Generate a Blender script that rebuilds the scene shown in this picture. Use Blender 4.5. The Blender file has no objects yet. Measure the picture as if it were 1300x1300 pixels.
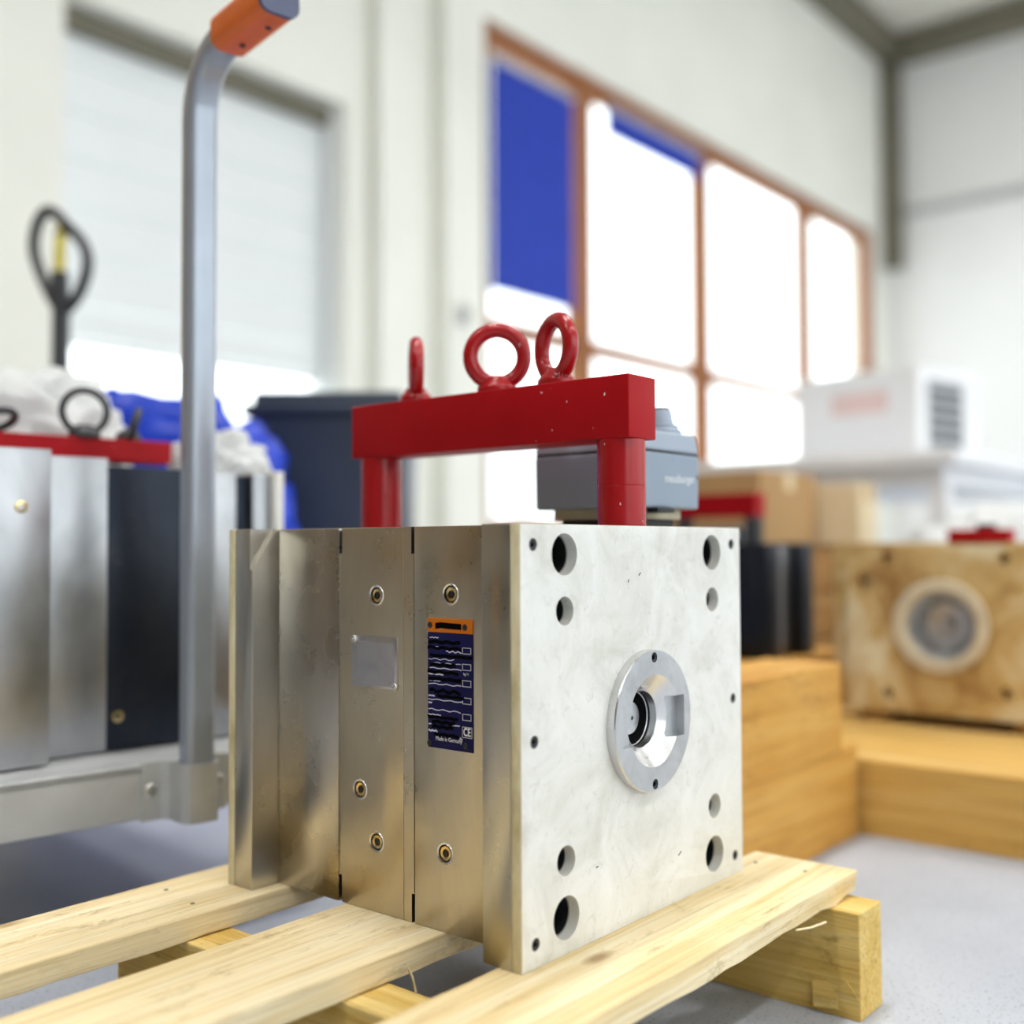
import bpy, bmesh, math, random
from mathutils import Vector, Matrix, noise as mnoise
PI = math.pi
R = math.radians
random.seed(7)
SC = bpy.context.scene
COL = SC.collection
P = 0.124                      # top of the pallet above the floor

# ------------------------------------------------------------------ camera
cam_d = bpy.data.cameras.new('camera')
cam = bpy.data.objects.new('camera', cam_d); COL.objects.link(cam)
cam_d.sensor_width = 36.0
cam_d.sensor_fit = 'HORIZONTAL'
cam_d.lens = 1408.387 / 1300 * 36
YAW, PITCH, ROLL = 0.69144, 0.03159, -0.00449
fw = Vector((math.cos(YAW) * math.cos(PITCH), math.sin(YAW) * math.cos(PITCH), math.sin(PITCH)))
rt = Vector((math.sin(YAW), -math.cos(YAW), 0)); up = rt.cross(fw)
r2 = rt * math.cos(ROLL) + up * math.sin(ROLL)
u2 = -rt * math.sin(ROLL) + up * math.cos(ROLL)
M = Matrix((r2, u2, -fw)).transposed().to_4x4()
M.translation = Vector((-0.66606, -0.54326, 0.32762 + P))
cam.matrix_world = M
cam_d.clip_start = 0.02; cam_d.clip_end = 200
cam_d.dof.use_dof = True
cam_d.dof.focus_distance = 0.965
cam_d.dof.aperture_fstop = 1.85
cam_d.dof.aperture_blades = 0
SC.camera = cam

# ------------------------------------------------------------------ world, light, exposure
W = bpy.data.worlds.new('sky'); SC.world = W; W.use_nodes = True
bg = W.node_tree.nodes['Background']
bg.inputs['Color'].default_value = (0.93, 0.965, 1.0, 1)
bg.inputs['Strength'].default_value = 3.0
LAMP_POWER = 34.0              # watts of each added ceiling lamp (shielded, shines downward)
SC.view_settings.view_transform = 'Standard'
SC.view_settings.look = 'None'
SC.view_settings.gamma = 1.0
SC.view_settings.use_curve_mapping = False
SC.view_settings.exposure = 0.36

# ------------------------------------------------------------------ materials
class NT:
    def __init__(s, name):
        s.m = bpy.data.materials.new(name); s.m.use_nodes = True
        s.t = s.m.node_tree; s.n = s.t.nodes; s.l = s.t.links
        s.b = s.n['Principled BSDF']; s.out = s.n['Material Output']
    def add(s, kind, **kw):
        nd = s.n.new(kind)
        for k, v in kw.items():
            if k in nd.inputs: nd.inputs[k].default_value = v
            else: setattr(nd, k, v)
        return nd
    def link(s, a, b): s.l.new(a, b)
    def coord(s, scale=(1, 1, 1), rot=(0, 0, 0), which='Object'):
        tc = s.add('ShaderNodeTexCoord'); mp = s.add('ShaderNodeMapping')
        mp.inputs['Scale'].default_value = scale; mp.inputs['Rotation'].default_value = rot
        s.link(tc.outputs[which], mp.inputs['Vector']); return mp.outputs['Vector']
    def noise(s, vec, scale=5., detail=4., rough=.55, dist=0.):
        nd = s.add('ShaderNodeTexNoise'); nd.inputs['Scale'].default_value = scale
        nd.inputs['Detail'].default_value = detail; nd.inputs['Roughness'].default_value = rough
        nd.inputs['Distortion'].default_value = dist
        if vec is not None: s.link(vec, nd.inputs['Vector'])
        return nd.outputs['Fac']
    def ramp(s, fac, stops):
        nd = s.add('ShaderNodeValToRGB'); cr = nd.color_ramp
        while len(cr.elements) < len(stops): cr.elements.new(.5)
        for e, (p, c) in zip(cr.elements, stops):
            e.position = p; e.color = (*c, 1) if len(c) == 3 else c
        s.link(fac, nd.inputs['Fac']); return nd.outputs['Color']
    def mix(s, fac, a, b, mode='MIX'):
        nd = s.add('ShaderNodeMix'); nd.data_type = 'RGBA'; nd.blend_type = mode
        for inp, v in ((nd.inputs[0], fac), (nd.inputs[6], a), (nd.inputs[7], b)):
            if hasattr(v, 'is_linked'): s.link(v, inp)
            elif isinstance(v, (int, float)): inp.default_value = v
            else: inp.default_value = (*v, 1)
        return nd.outputs[2]
    def mapr(s, v, a, b, c, d):
        nd = s.add('ShaderNodeMapRange')
        for i, x in enumerate((a, b, c, d)): nd.inputs[i + 1].default_value = x
        s.link(v, nd.inputs[0]); return nd.outputs[0]
    def bump(s, h, strength=.2, dist=.002):
        nd = s.add('ShaderNodeBump'); nd.inputs['Strength'].default_value = strength
        nd.inputs['Distance'].default_value = dist
        s.link(h, nd.inputs['Height']); s.link(nd.outputs[0], s.b.inputs['Normal'])
    def base(s, c):
        if hasattr(c, 'is_linked'): s.link(c, s.b.inputs['Base Color'])
        else: s.b.inputs['Base Color'].default_value = (*c, 1)
        return s
    def set(s, **kw):
        for k, v in kw.items():
            s.b.inputs[k.replace('_', ' ')].default_value = v
        return s

def plain(name, c, rough=.5, metal=0., var=.06, scale=12., bump=0., spec=.5):
    t = NT(name); v = t.coord()
    n = t.noise(v, scale, 5)
    lo = tuple(max(0, x * (1 - var * 2)) for x in c); hi = tuple(min(1, x * (1 + var)) for x in c)
    t.base(t.ramp(n, [(.3, lo), (.7, hi)]))
    t.set(Roughness=rough, Metallic=metal)
    t.b.inputs['Specular IOR Level'].default_value = spec
    if bump: t.bump(t.noise(v, scale * 8, 3), bump, .001)
    return t.m

def steel(name, lo, mid, hi, rough=(.24, .42), zs=.35, scale=9., arcs=0., aniso=.0, brush=None):
    t = NT(name)
    v = t.coord((1, 1, zs)); v2 = t.coord((1, 1, 1))
    n1 = t.noise(v, scale, 6, .6, .6)
    col = t.ramp(n1, [(.28, lo), (.5, mid), (.74, hi)])
    n2 = t.noise(v2, 45, 6, .7)
    col = t.mix(t.mapr(n2, .60, .80, 0, .20), col, (.17, .13, .08))
    t.base(col)
    n3 = t.noise(v2, 18, 5, .6)
    rg = t.mapr(n3, .3, .7, rough[0], rough[1]); t.link(rg, t.b.inputs['Roughness'])
    t.set(Metallic=1.0)
    bv = t.coord(brush or (900, 900, 12))
    h = t.noise(bv, 1., 2, .5)
    if arcs:
        w = t.add('ShaderNodeTexWave'); w.wave_type = 'RINGS'; w.rings_direction = 'X'
        w.inputs['Scale'].default_value = 110; w.inputs['Distortion'].default_value = 1.5
        w.inputs['Detail'].default_value = 1
        tc = t.add('ShaderNodeTexCoord'); mp = t.add('ShaderNodeMapping')
        mp.inputs['Location'].default_value = (0, -.195, -.24)
        t.link(tc.outputs['Object'], mp.inputs['Vector']); t.link(mp.outputs[0], w.inputs['Vector'])
        hm = t.add('ShaderNodeMath'); hm.operation = 'MULTIPLY_ADD'; hm.inputs[1].default_value = arcs
        t.link(w.outputs['Fac'], hm.inputs[0]); t.link(h, hm.inputs[2]); h = hm.outputs[0]
    t.bump(h, .12, .0004)
    return t.m

def wood(name, axis, lo, mid, hi, knots=(.30, .17, .07), rough=.65, s=1., bump=.5):
    t = NT(name)
    sc = [38 * s, 38 * s, 38 * s]; sc[axis] = 1.8 * s
    v = t.coord(tuple(sc)); 
    n = t.noise(v, 1., 5, .55, .9)
    col = t.ramp(n, [(.25, lo), (.5, mid), (.75, hi)])
    sf = [240 * s, 240 * s, 240 * s]; sf[axis] = 6 * s
    vf = t.coord(tuple(sf)); f = t.noise(vf, 1., 3, .6)
    col = t.mix(t.mapr(f, .48, .72, 0, .6), col, tuple(x * .72 for x in lo))
    b = t.noise(t.coord((1, 1, 1)), 5 * s, 3, .5)
    col = t.mix(t.mapr(b, .55, .8, 0, .5), col, hi)
    k = t.add('ShaderNodeTexVoronoi'); k.inputs['Scale'].default_value = 1.
    ks = [9 * s, 9 * s, 9 * s]; ks[axis] = 4 * s
    t.link(t.coord(tuple(ks)), k.inputs['Vector'])
    col = t.mix(t.mapr(k.outputs['Distance'], .03, .09, .75, 0), col, knots)
    ds = [70 * s, 70 * s, 70 * s]; ds[axis] = 26 * s
    dn = t.noise(t.coord(tuple(ds)), 1., 6, .72, .4); dm = t.noise(t.coord((1, 1, 1)), 7 * s, 2, .5)
    dk = t.add('ShaderNodeMath'); dk.operation = 'MULTIPLY'
    t.link(t.mapr(dn, .55, .68, 0, .75), dk.inputs[0]); t.link(t.mapr(dm, .42, .62, 0, 1), dk.inputs[1])
    col = t.mix(dk.outputs[0], col, tuple(x * .55 for x in lo))
    t.base(col); t.set(Roughness=rough); t.b.inputs['Specular IOR Level'].default_value = .25
    hm = t.add('ShaderNodeMath'); hm.operation = 'ADD'; t.link(n, hm.inputs[0]); t.link(f, hm.inputs[1])
    t.bump(hm.outputs[0], bump, .0015)
    return t.m

def glass_mat():
    t = NT('window_glass')
    t.n.remove(t.b)
    tr = t.add('ShaderNodeBsdfTransparent'); tr.inputs[0].default_value = (.96, .98, .97, 1)
    gl = t.add('ShaderNodeBsdfGlossy'); gl.inputs['Roughness'].default_value = .02
    mx = t.add('ShaderNodeMixShader'); mx.inputs[0].default_value = .05
    t.link(tr.outputs[0], mx.inputs[1]); t.link(gl.outputs[0], mx.inputs[2])
    t.link(mx.outputs[0], t.out.inputs['Surface'])
    return t.m

def emit(name, c, s):
    t = NT(name); t.n.remove(t.b)
    e = t.add('ShaderNodeEmission'); e.inputs[0].default_value = (*c, 1); e.inputs[1].default_value = s
    t.link(e.outputs[0], t.out.inputs['Surface']); return t.m

def film(name, c, tl=.5, rough=.3):
    t = NT(name); v = t.coord()
    n = t.noise(v, 8, 4)
    col = t.ramp(n, [(.3, tuple(x * .85 for x in c)), (.7, c)])
    t.base(col); t.set(Roughness=rough)
    tr = t.add('ShaderNodeBsdfTranslucent'); t.link(col, tr.inputs[0])
    mx = t.add('ShaderNodeMixShader'); mx.inputs[0].default_value = tl
    t.link(t.b.outputs[0], mx.inputs[1]); t.link(tr.outputs[0], mx.inputs[2])
    t.link(mx.outputs[0], t.out.inputs['Surface'])
    return t.m

MAT = {}
MAT['steel_front'] = steel('steel_front_plate', (.40, .37, .31), (.52, .47, .38), (.63, .57, .45), arcs=.25)
MAT['steel_mid'] = steel('steel_ground_plate', (.40, .36, .28), (.55, .48, .36), (.66, .58, .43), arcs=.35)
MAT['steel_back'] = steel('steel_drawn_plate', (.40, .38, .35), (.52, .48, .42), (.62, .58, .50), rough=(.2, .34))
MAT['steel_clamp'] = steel('steel_clamping_plate', (.38, .37, .35), (.50, .48, .43), (.60, .56, .49), arcs=.3)
MAT['steel_bright'] = steel('steel_turned_bright', (.62, .62, .63), (.74, .74, .75), (.84, .84, .85), rough=(.22, .34), scale=20)
MAT['steel_ring'] = steel('steel_ring_face', (.44, .46, .48), (.56, .58, .60), (.66, .68, .70), rough=(.34, .5), scale=22, zs=1)
MAT['steel_grey'] = steel('steel_cool_grey', (.28, .29, .31), (.36, .37, .39), (.47, .47, .49), rough=(.28, .42))
MAT['galv'] = plain('grey_painted_steel', (.56, .57, .575), .38, .3, .05, 20)
MAT['post'] = plain('post_grey_lacquer', (.36, .40, .47), .3, .45, .03, 20)
MAT['shaded_bore'] = plain('shaded_bore', (.03, .032, .035), .35, .6)  # near-black stands in for shade in bores, slots and sockets
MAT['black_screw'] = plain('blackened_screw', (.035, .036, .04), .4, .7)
MAT['brass'] = steel('brass_plug', (.55, .38, .15), (.72, .55, .26), (.85, .72, .42), rough=(.15, .25), scale=60)
MAT['rubber'] = plain('black_rubber', (.02, .02, .022), .6)
MAT['orange'] = plain('orange_grip', (.78, .16, .025), .38, 0, .04, 20)
MAT['endcap'] = plain('slate_blue_cap', (.085, .10, .18), .4)
MAT['conn_lid'] = plain('connector_grey_lid', (.34, .40, .49), .45, .1, .02)
MAT['conn'] = plain('connector_grey_body', (.26, .325, .41), .45, .1, .02)
MAT['beige'] = plain('beige_flange', (.50, .46, .33), .5)
MAT['white_ink'] = plain('white_ink', (.85, .87, .9), .5, 0, .01)
MAT['pale_ink'] = plain('pale_blue_ink', (.62, .64, .82), .5, 0, .01)
MAT['black_ink'] = plain('black_ink', (.003, .003, .004), .8, 0, .0, spec=.02)
MAT['label_navy'] = plain('label_navy', (.010, .010, .075), .6, 0, .1, spec=.12)
MAT['label_orange'] = plain('label_orange', (.62, .17, .012), .6, 0, .08, spec=.15)
MAT['alu_tag'] = steel('aluminium_cover', (.42, .42, .45), (.50, .50, .53), (.58, .58, .60), rough=(.3, .42), scale=25, zs=1, brush=(12, 12, 900))
MAT['pine_x'] = wood('pine_along_x', 0, (.69, .50, .22), (.82, .67, .40), (.89, .81, .60), s=1.)
MAT['pine_y'] = wood('pine_along_y', 1, (.58, .36, .08), (.70, .48, .14), (.78, .60, .25), s=1., bump=.9)
MAT['oak_x'] = wood('amber_beam_x', 0, (.50, .24, .045), (.60, .31, .065), (.68, .41, .12), s=.8)
MAT['oak_y'] = wood('amber_beam_y', 1, (.56, .31, .07), (.65, .40, .11), (.74, .52, .22), s=.8)
MAT['crate'] = wood('crate_brown', 0, (.36, .20, .07), (.46, .28, .11), (.55, .36, .17), s=.7)
MAT['ring_pale'] = plain('greasy_pale_ring', (.66, .58, .42), .4, 0, .12, 14)
MAT['crate_dark'] = wood('crate_dark_brown', 0, (.26, .12, .03), (.34, .17, .05), (.42, .24, .09), s=.7)
MAT['card'] = plain('cardboard', (.46, .28, .12), .8, 0, .05, 6)
MAT['card2'] = plain('pale_cardboard', (.80, .65, .42), .8, 0, .04, 6)
MAT['white_box'] = plain('white_carton', (.82, .83, .85), .6, 0, .02, 6)
MAT['grey_panel'] = plain('grey_print', (.33, .35, .38), .5, 0, .03)
MAT['pink_print'] = plain('faded_red_print', (.82, .62, .60), .6, 0, .05)
MAT['white_lam'] = plain('white_laminate', (.82, .83, .86), .4, 0, .01)
MAT['navy'] = plain('navy_plastic', (.028, .04, .07), .4, 0, .05)
MAT['black_plate'] = steel('blued_steel', (.018, .022, .032), (.028, .033, .046), (.045, .05, .062), rough=(.38, .5))
MAT['jack_yellow'] = plain('yellow_lever', (.75, .62, .06), .45)
MAT['jack_black'] = plain('black_handle', (.03, .032, .036), .45)
MAT['blue_bag'] = film('blue_polythene', (.02, .075, .70), .25, .28)
MAT['white_bag'] = film('white_polythene', (.93, .94, .94), .45, .3)
MAT['blind'] = film('blue_blind_cloth', (.035, .085, .55), .35, .7)
MAT['frame_wood'] = wood('window_frame_stain', 2, (.26, .095, .035), (.33, .13, .05), (.40, .17, .075), s=.4, bump=.1)
MAT['glass'] = glass_mat()
MAT['wall'] = plain('cream_wall_paint', (.88, .88, .81), .7, 0, .02, 1.2)
MAT['wall_far'] = plain('white_wall_paint', (.87, .87, .86), .7, 0, .02, .8)
MAT['wall_dark'] = plain('dark_brown_grey_wall', (.20, .17, .13), .7, 0, .04, 1.5)
MAT['door'] = plain('pale_grey_door_lacquer', (.84, .87, .88), .5, 0, .015, 2)
MAT['ceil'] = plain('ceiling_panel', (.74, .71, .63), .7, 0, .02, 2)
MAT['steel_beam'] = plain('olive_grey_beam', (.17, .155, .11), .6, 0, .05, 3)
MAT['ground'] = plain('outdoor_paving', (.7, .7, .68), .8)
MAT['lamp'] = emit('lamp_diffuser', (1., .965, .90), 9.)
MAT['lamp_body'] = plain('lamp_housing', (.6, .6, .6), .5)

def red_paint(name, rough, spec):
    t = NT(name); v = t.coord()
    n = t.noise(v, 14, 5)
    col = t.ramp(n, [(.3, (.33, .002, .005)), (.7, (.40, .004, .009))])
    ch = t.noise(t.coord((1, 1, .5)), 150, 3, .5)
    col = t.mix(t.mapr(ch, .735, .75, 0, 1), col, (.8, .72, .70))
    t.base(col); t.set(Roughness=rough); t.b.inputs['Specular IOR Level'].default_value = spec
    t.bump(t.noise(v, 60, 3), .08, .001)
    return t.m
MAT['red'] = red_paint('red_lacquer', .45, .16)
MAT['red_gloss'] = red_paint('red_gloss_lacquer', .24, .5)

def board_mat():
    t = NT('insulation_board'); v = t.coord()
    n = t.noise(v, 14, 7, .65, .8)
    col = t.ramp(n, [(.3, (.58, .575, .52)), (.52, (.74, .74, .71)), (.75, (.83, .835, .82))])
    s = t.noise(v, 90, 6, .7, 1.)
    col = t.mix(t.mapr(s, .56, .72, 0, .45), col, (.42, .39, .31))
    b = t.noise(v, 5, 3)
    col = t.mix(t.mapr(b, .5, .7, 0, .35), col, (.72, .70, .60))
    t.base(col); t.set(Roughness=.45)
    t.bump(t.noise(v, 220, 3), .12, .0006)
    return t.m
MAT['board'] = board_mat()

def board_edge():
    t = NT('insulation_board_edge'); v = t.coord((1, 1, .4))
    n = t.noise(v, 30, 6, .65)
    t.base(t.ramp(n, [(.3, (.40, .34, .17)), (.5, (.66, .60, .40)), (.7, (.76, .72, .52))]))
    t.set(Roughness=.6); return t.m
MAT['board_edge'] = board_edge()

def rusty():
    t = NT('oily_yellowed_plate'); v = t.coord()
    n = t.noise(v, 7, 6, .6, .6)
    col = t.ramp(n, [(.36, (.33, .17, .045)), (.5, (.60, .42, .17)), (.62, (.76, .68, .46))])
    t.base(col); t.set(Roughness=.45); return t.m
MAT['rusty'] = rusty()

def concrete():
    t = NT('concrete_floor'); v = t.coord()
    n = t.noise(v, 3, 6, .6); f = t.noise(v, 55, 6, .7); g = t.noise(v, 240, 2)
    col = t.ramp(n, [(.3, (.385, .415, .475)), (.7, (.48, .51, .57))])
    col = t.mix(t.mapr(f, .56, .72, 0, .45), col, (.30, .30, .32))
    col = t.mix(t.mapr(g, .61, .67, 0, .65), col, (.13, .12, .12))
    t.base(col); t.set(Roughness=.5)
    t.bump(f, .15, .001)
    return t.m
MAT['concrete'] = concrete()

# ------------------------------------------------------------------ mesh helpers
class B:
    def __init__(s): s.bm = bmesh.new(); s.flat = True
    def box(s, x0, x1, y0, y1, z0, z1, bev=0., seg=2):
        r = bmesh.ops.create_cube(s.bm, size=1.)
        vs = r['verts']
        for v in vs:
            v.co = Vector(((x0 + x1) / 2 + v.co.x * (x1 - x0), (y0 + y1) / 2 + v.co.y * (y1 - y0), (z0 + z1) / 2 + v.co.z * (z1 - z0)))
        if bev:
            es = list({e for v in vs for e in v.link_edges})
            bmesh.ops.bevel(s.bm, geom=es, offset=bev, segments=seg, profile=.5, affect='EDGES', clamp_overlap=True)
        return s
    def prism(s, pts, axis, a, b, bev=0.):
        """polygon in the two other axes (in order) extruded along axis from a to b"""
        def mk(p, t):
            c = [0, 0, 0]; o = [i for i in range(3) if i != axis]
            c[o[0]], c[o[1]], c[axis] = p[0], p[1], t; return s.bm.verts.new(c)
        lo = [mk(p, a) for p in pts]; hi = [mk(p, b) for p in pts]
        fs = [s.bm.faces.new(lo), s.bm.faces.new(hi)]
        n = len(pts)
        for i in range(n): fs.append(s.bm.faces.new((lo[i], lo[(i + 1) % n], hi[(i + 1) % n], hi[i])))
        bmesh.ops.recalc_face_normals(s.bm, faces=fs)
        if bev:
            es = list({e for f in fs for e in f.edges})
            bmesh.ops.bevel(s.bm, geom=es, offset=bev, segments=2, profile=.5, affect='EDGES', clamp_overlap=True)
        return s
    def lathe(s, prof, org=(0, 0, 0), axis=(0, 0, 1), seg=32, closed=False):
        """prof: (radius, height) list turned about axis through org"""
        s.flat = False
        ax = Vector(axis).normalized()
        a = ax.orthogonal().normalized(); b = ax.cross(a); o = Vector(org)
        rings = []
        for (r, h) in prof:
            if r < 1e-6: rings.append([s.bm.verts.new(o + ax * h)])
            else: rings.append([s.bm.verts.new(o + ax * h + (a * math.cos(2 * PI * i / seg) + b * math.sin(2 * PI * i / seg)) * r) for i in range(seg)])
        pairs = list(zip(rings, rings[1:]))
        if closed: pairs.append((rings[-1], rings[0]))
        fs = []
        for p, q in pairs:
            for i in range(seg):
                j = (i + 1) % seg
                if len(p) == 1 and len(q) == 1: continue
                if len(p) == 1: fs.append(s.bm.faces.new((p[0], q[j], q[i])))
                elif len(q) == 1: fs.append(s.bm.faces.new((p[i], p[j], q[0])))
                else: fs.append(s.bm.faces.new((p[i], p[j], q[j], q[i])))
        bmesh.ops.recalc_face_normals(s.bm, faces=fs)
        return s
    def cyl(s, p0, p1, r, seg=24, bev=0.):
        p0, p1 = Vector(p0), Vector(p1); L = (p1 - p0).length
        pr = [(0, 0), (r - bev, 0), (r, bev), (r, L - bev), (r - bev, L), (0, L)] if bev else [(0, 0), (r, 0), (r, L), (0, L)]
        return s.lathe(pr, p0, p1 - p0, seg)
    def tube(s, pts, r, seg=12, closed=False, sec=None, upv=None):
        """sweep a round (or sec = list of 2-D points) section along pts"""
        s.flat = False
        pts = [Vector(p) for p in pts]; n = len(pts)
        sec = sec or [(r * math.cos(2 * PI * i / seg), r * math.sin(2 * PI * i / seg)) for i in range(seg)]
        rings = []; prev = None
        for i, p in enumerate(pts):
            if closed: t = (pts[(i + 1) % n] - pts[i - 1]).normalized()
            else: t = (pts[min(i + 1, n - 1)] - pts[max(i - 1, 0)]).normalized()
            if prev is None:
                a = (Vector(upv) if upv else t.orthogonal()); a = (a - t * a.dot(t)).normalized()
            else:
                a = prev - t * prev.dot(t); a.normalize()
            prev = a; b = t.cross(a)
            rings.append([s.bm.verts.new(p + a * x + b * y) for x, y in sec])
        m = len(sec); fs = []
        rng = range(n) if closed else range(n - 1)
        for i in rng:
            p, q = rings[i], rings[(i + 1) % n]
            for k in range(m): fs.append(s.bm.faces.new((p[k], p[(k + 1) % m], q[(k + 1) % m], q[k])))
        if not closed:
            fs.append(s.bm.faces.new(rings[0])); fs.append(s.bm.faces.new(rings[-1]))
        bmesh.ops.recalc_face_normals(s.bm, faces=fs)
        return s
    def obj(s, name, mat, parent=None, smooth=32):
        me = bpy.data.meshes.new(name)
        s.bm.normal_update(); s.bm.to_mesh(me); s.bm.free()
        mats = mat if isinstance(mat, (list, tuple)) else [mat]
        for m in mats: me.materials.append(MAT[m] if isinstance(m, str) else m)
        if s.flat and smooth <= 50 and not (parent is not None and parent.name.startswith('injection_mould')): smooth = 20
        return finish(me, name, parent, smooth)

def finish(me, name, parent=None, smooth=32):
    for p in me.polygons: p.use_smooth = True
    me.set_sharp_from_angle(angle=R(smooth))
    o = bpy.data.objects.new(name, me); COL.objects.link(o)
    if parent is not None: o.parent = parent
    return o

def cut(o, cutter):
    """subtract the builder's mesh from object o (result baked)"""
    me = bpy.data.meshes.new('cut'); cutter.bm.normal_update(); cutter.bm.to_mesh(me); cutter.bm.free()
    c = bpy.data.objects.new('cut', me); COL.objects.link(c)
    if o.parent: c.parent = o.parent
    md = o.modifiers.new('b', 'BOOLEAN'); md.object = c; md.operation = 'DIFFERENCE'; md.solver = 'EXACT'
    bpy.context.view_layer.update()
    dg = bpy.context.evaluated_depsgraph_get()
    nm = bpy.data.meshes.new_from_object(o.evaluated_get(dg))
    o.modifiers.clear(); old = o.data; o.data = nm; nm.name = o.name
    bpy.data.objects.remove(c); bpy.data.meshes.remove(me)
    for p in nm.polygons: p.use_smooth = True
    nm.set_sharp_from_angle(angle=R(32))
    return o

def text_bm(txt, size, depth=.0004, bold=0.):
    cu = bpy.data.curves.new('t', 'FONT'); cu.body = txt; cu.size = size; cu.extrude = depth / 2; cu.offset = bold
    cu.align_x = 'CENTER'; cu.align_y = 'CENTER'; cu.resolution_u = 3
    o = bpy.data.objects.new('t', cu); COL.objects.link(o)
    bpy.context.view_layer.update()
    me = bpy.data.meshes.new_from_object(o.evaluated_get(bpy.context.evaluated_depsgraph_get()))
    bpy.data.objects.remove(o)
    return me

def text(name, txt, size, loc, xdir, ydir, mat, parent, depth=.0004, wide=1., bold=0.):
    """lettering whose reading direction is xdir and whose up is ydir"""
    me = text_bm(txt, size, depth, bold)
    x = Vector(xdir).normalized(); y = Vector(ydir).normalized(); z = x.cross(y)
    m = Matrix((x * wide, y, z)).transposed().to_4x4(); m.translation = Vector(loc)
    me.transform(m); me.materials.clear(); me.materials.append(MAT[mat])
    o = bpy.data.objects.new(name, me); COL.objects.link(o); o.parent = parent
    return o

def thing(name, label, cat, loc=(0, 0, 0), rz=0., group=None):
    o = bpy.data.objects.new(name, None); COL.objects.link(o)
    o.location = loc; o.rotation_euler = (0, 0, rz); o.empty_display_size = .05
    return tag(o, label, cat, group)
def tag(o, label, cat, group=None):
    o['label'] = label; o['category'] = cat
    if group: o['group'] = group
    return o
def struct(o):
    o['kind'] = 'structure'; return o
def share(o, parent, loc=None, name=None):
    c = o.copy(); COL.objects.link(c); c.parent = parent
    if loc is not None: c.location = loc
    return c

def arc(cx, cy, r, a0, a1, n): return [(cx + r * math.cos(R(a0 + (a1 - a0) * i / n)), cy + r * math.sin(R(a0 + (a1 - a0) * i / n))) for i in range(n + 1)]
def rrect(w, h, r, n=4):
    out = []
    for (cx, cy, a) in ((w / 2 - r, h / 2 - r, 0), (-w / 2 + r, h / 2 - r, 90), (-w / 2 + r, -h / 2 + r, 180), (w / 2 - r, -h / 2 + r, 270)):
        out += arc(cx, cy, r, a, a + 90, n)
    return out

# ------------------------------------------------------------------ the hall
YW, XW, XB, YB, HC = 4.2, 11.86, -6.5, -7.5, 6.22
fl = struct(B().box(XB - .3, XW + .3, YB - .3, YW + .5, -.2, 0).obj('floor', 'concrete'))
# window wall with its openings (door opening, window band)
DX0, DX1, DZ = 1.88, 3.58, 3.0
WX0, WX1, WZ0, WZ1 = 4.80, 11.42, .55, 3.97
b = B()
T = .32
b.box(XB, DX0, YW, YW + T, 0, HC); b.box(DX0, DX1, YW, YW + T, DZ, HC)
b.box(DX1, WX0, YW, YW + T, 0, HC); b.box(WX0, WX1, YW, YW + T, 0, WZ0); b.box(WX0, WX1, YW, YW + T, WZ1, HC)
b.box(WX1, XW, YW, YW + T, 0, HC)
wl = struct(b.obj('wall_left', 'wall'))
# pilasters between door and window, in the corner
for (x0, x1, d) in ((3.76, 3.98, .10), (4.30, 4.56, .12)):
    B().box(x0, x1, YW - d, YW, 0, HC - .25, .01).obj('pilaster', 'wall', wl)
struct(B().box(XW, XW + .3, YB, YW + T, 0, HC).obj('wall_far', 'wall_far'))
struct(B().box(XB - .3, XB, YB, YW + T, 0, HC).obj('wall_back', 'wall_dark'))  # unseen wall, coloured dark to tone down the steel's reflections
# unseen wall behind the viewer; window band added to light the mould's front
b = B(); ZA, ZB = 1.0, 5.2
b.box(XB, XW, YB - .3, YB, 0, ZA); b.box(XB, XW, YB - .3, YB, ZB, HC)
WR = [(-5.0, -1.4), (-.8, 2.8), (3.4, 7.0), (7.6, 11.2)]
xs = [XB] + [v for w in WR for v in w] + [XW]
for k in range(0, len(xs), 2): b.box(xs[k], xs[k + 1], YB - .3, YB, ZA, ZB)
wr = struct(b.obj('wall_right', 'wall_far'))
for k, (x0, x1) in enumerate(WR):
    w = struct(B().box(x0, x1, YB - .18, YB - .172, ZA, ZB).obj('window_%d' % (k + 2), 'glass'))
    f = B()
    for x in (x0, (x0 + x1) / 2, x1): f.box(x - .04, x + .04, YB - .22, YB - .12, ZA, ZB)
    for z in (ZA + .04, (ZA + ZB) / 2, ZB - .04): f.box(x0, x1, YB - .21, YB - .13, z - .035, z + .035)
    f.obj('window_frame', 'frame_wood', w)
    ld = bpy.data.lights.new('window_portal', 'AREA'); ld.shape = 'RECTANGLE'; ld.size = x1 - x0; ld.size_y = ZB - ZA
    ld.cycles.is_portal = True
    lo = bpy.data.objects.new('window_portal', ld); COL.objects.link(lo)
    lo.location = ((x0 + x1) / 2, YB - .1, (ZA + ZB) / 2); lo.rotation_euler = (R(90), 0, 0)
ce = struct(B().box(XB - .3, XW + .3, YB - .3, YW + .5, HC, HC + .2).obj('ceiling', 'ceil'))
for y in (YW - .13, ):
    B().box(XB, XW, y - .12, y + .13, HC - .26, HC, .01).obj('beam', 'steel_beam', ce)
for x in (XW - .14, 8.8, 5.3, 1.85, -1.65):
    B().box(x - .13, x + .13, YB, YW - .25, HC - .3, HC, .01).obj('beam', 'steel_beam', ce)
struct(B().box(XW - .17, XW, YW - .2, YW, 3.6, HC - .3, .01).obj('trim_1', 'steel_beam'))
struct(B().box(XW - .05, XW, YB, YW - .25, 4.18, 4.28, .005).obj('trim_2', 'galv'))

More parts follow.
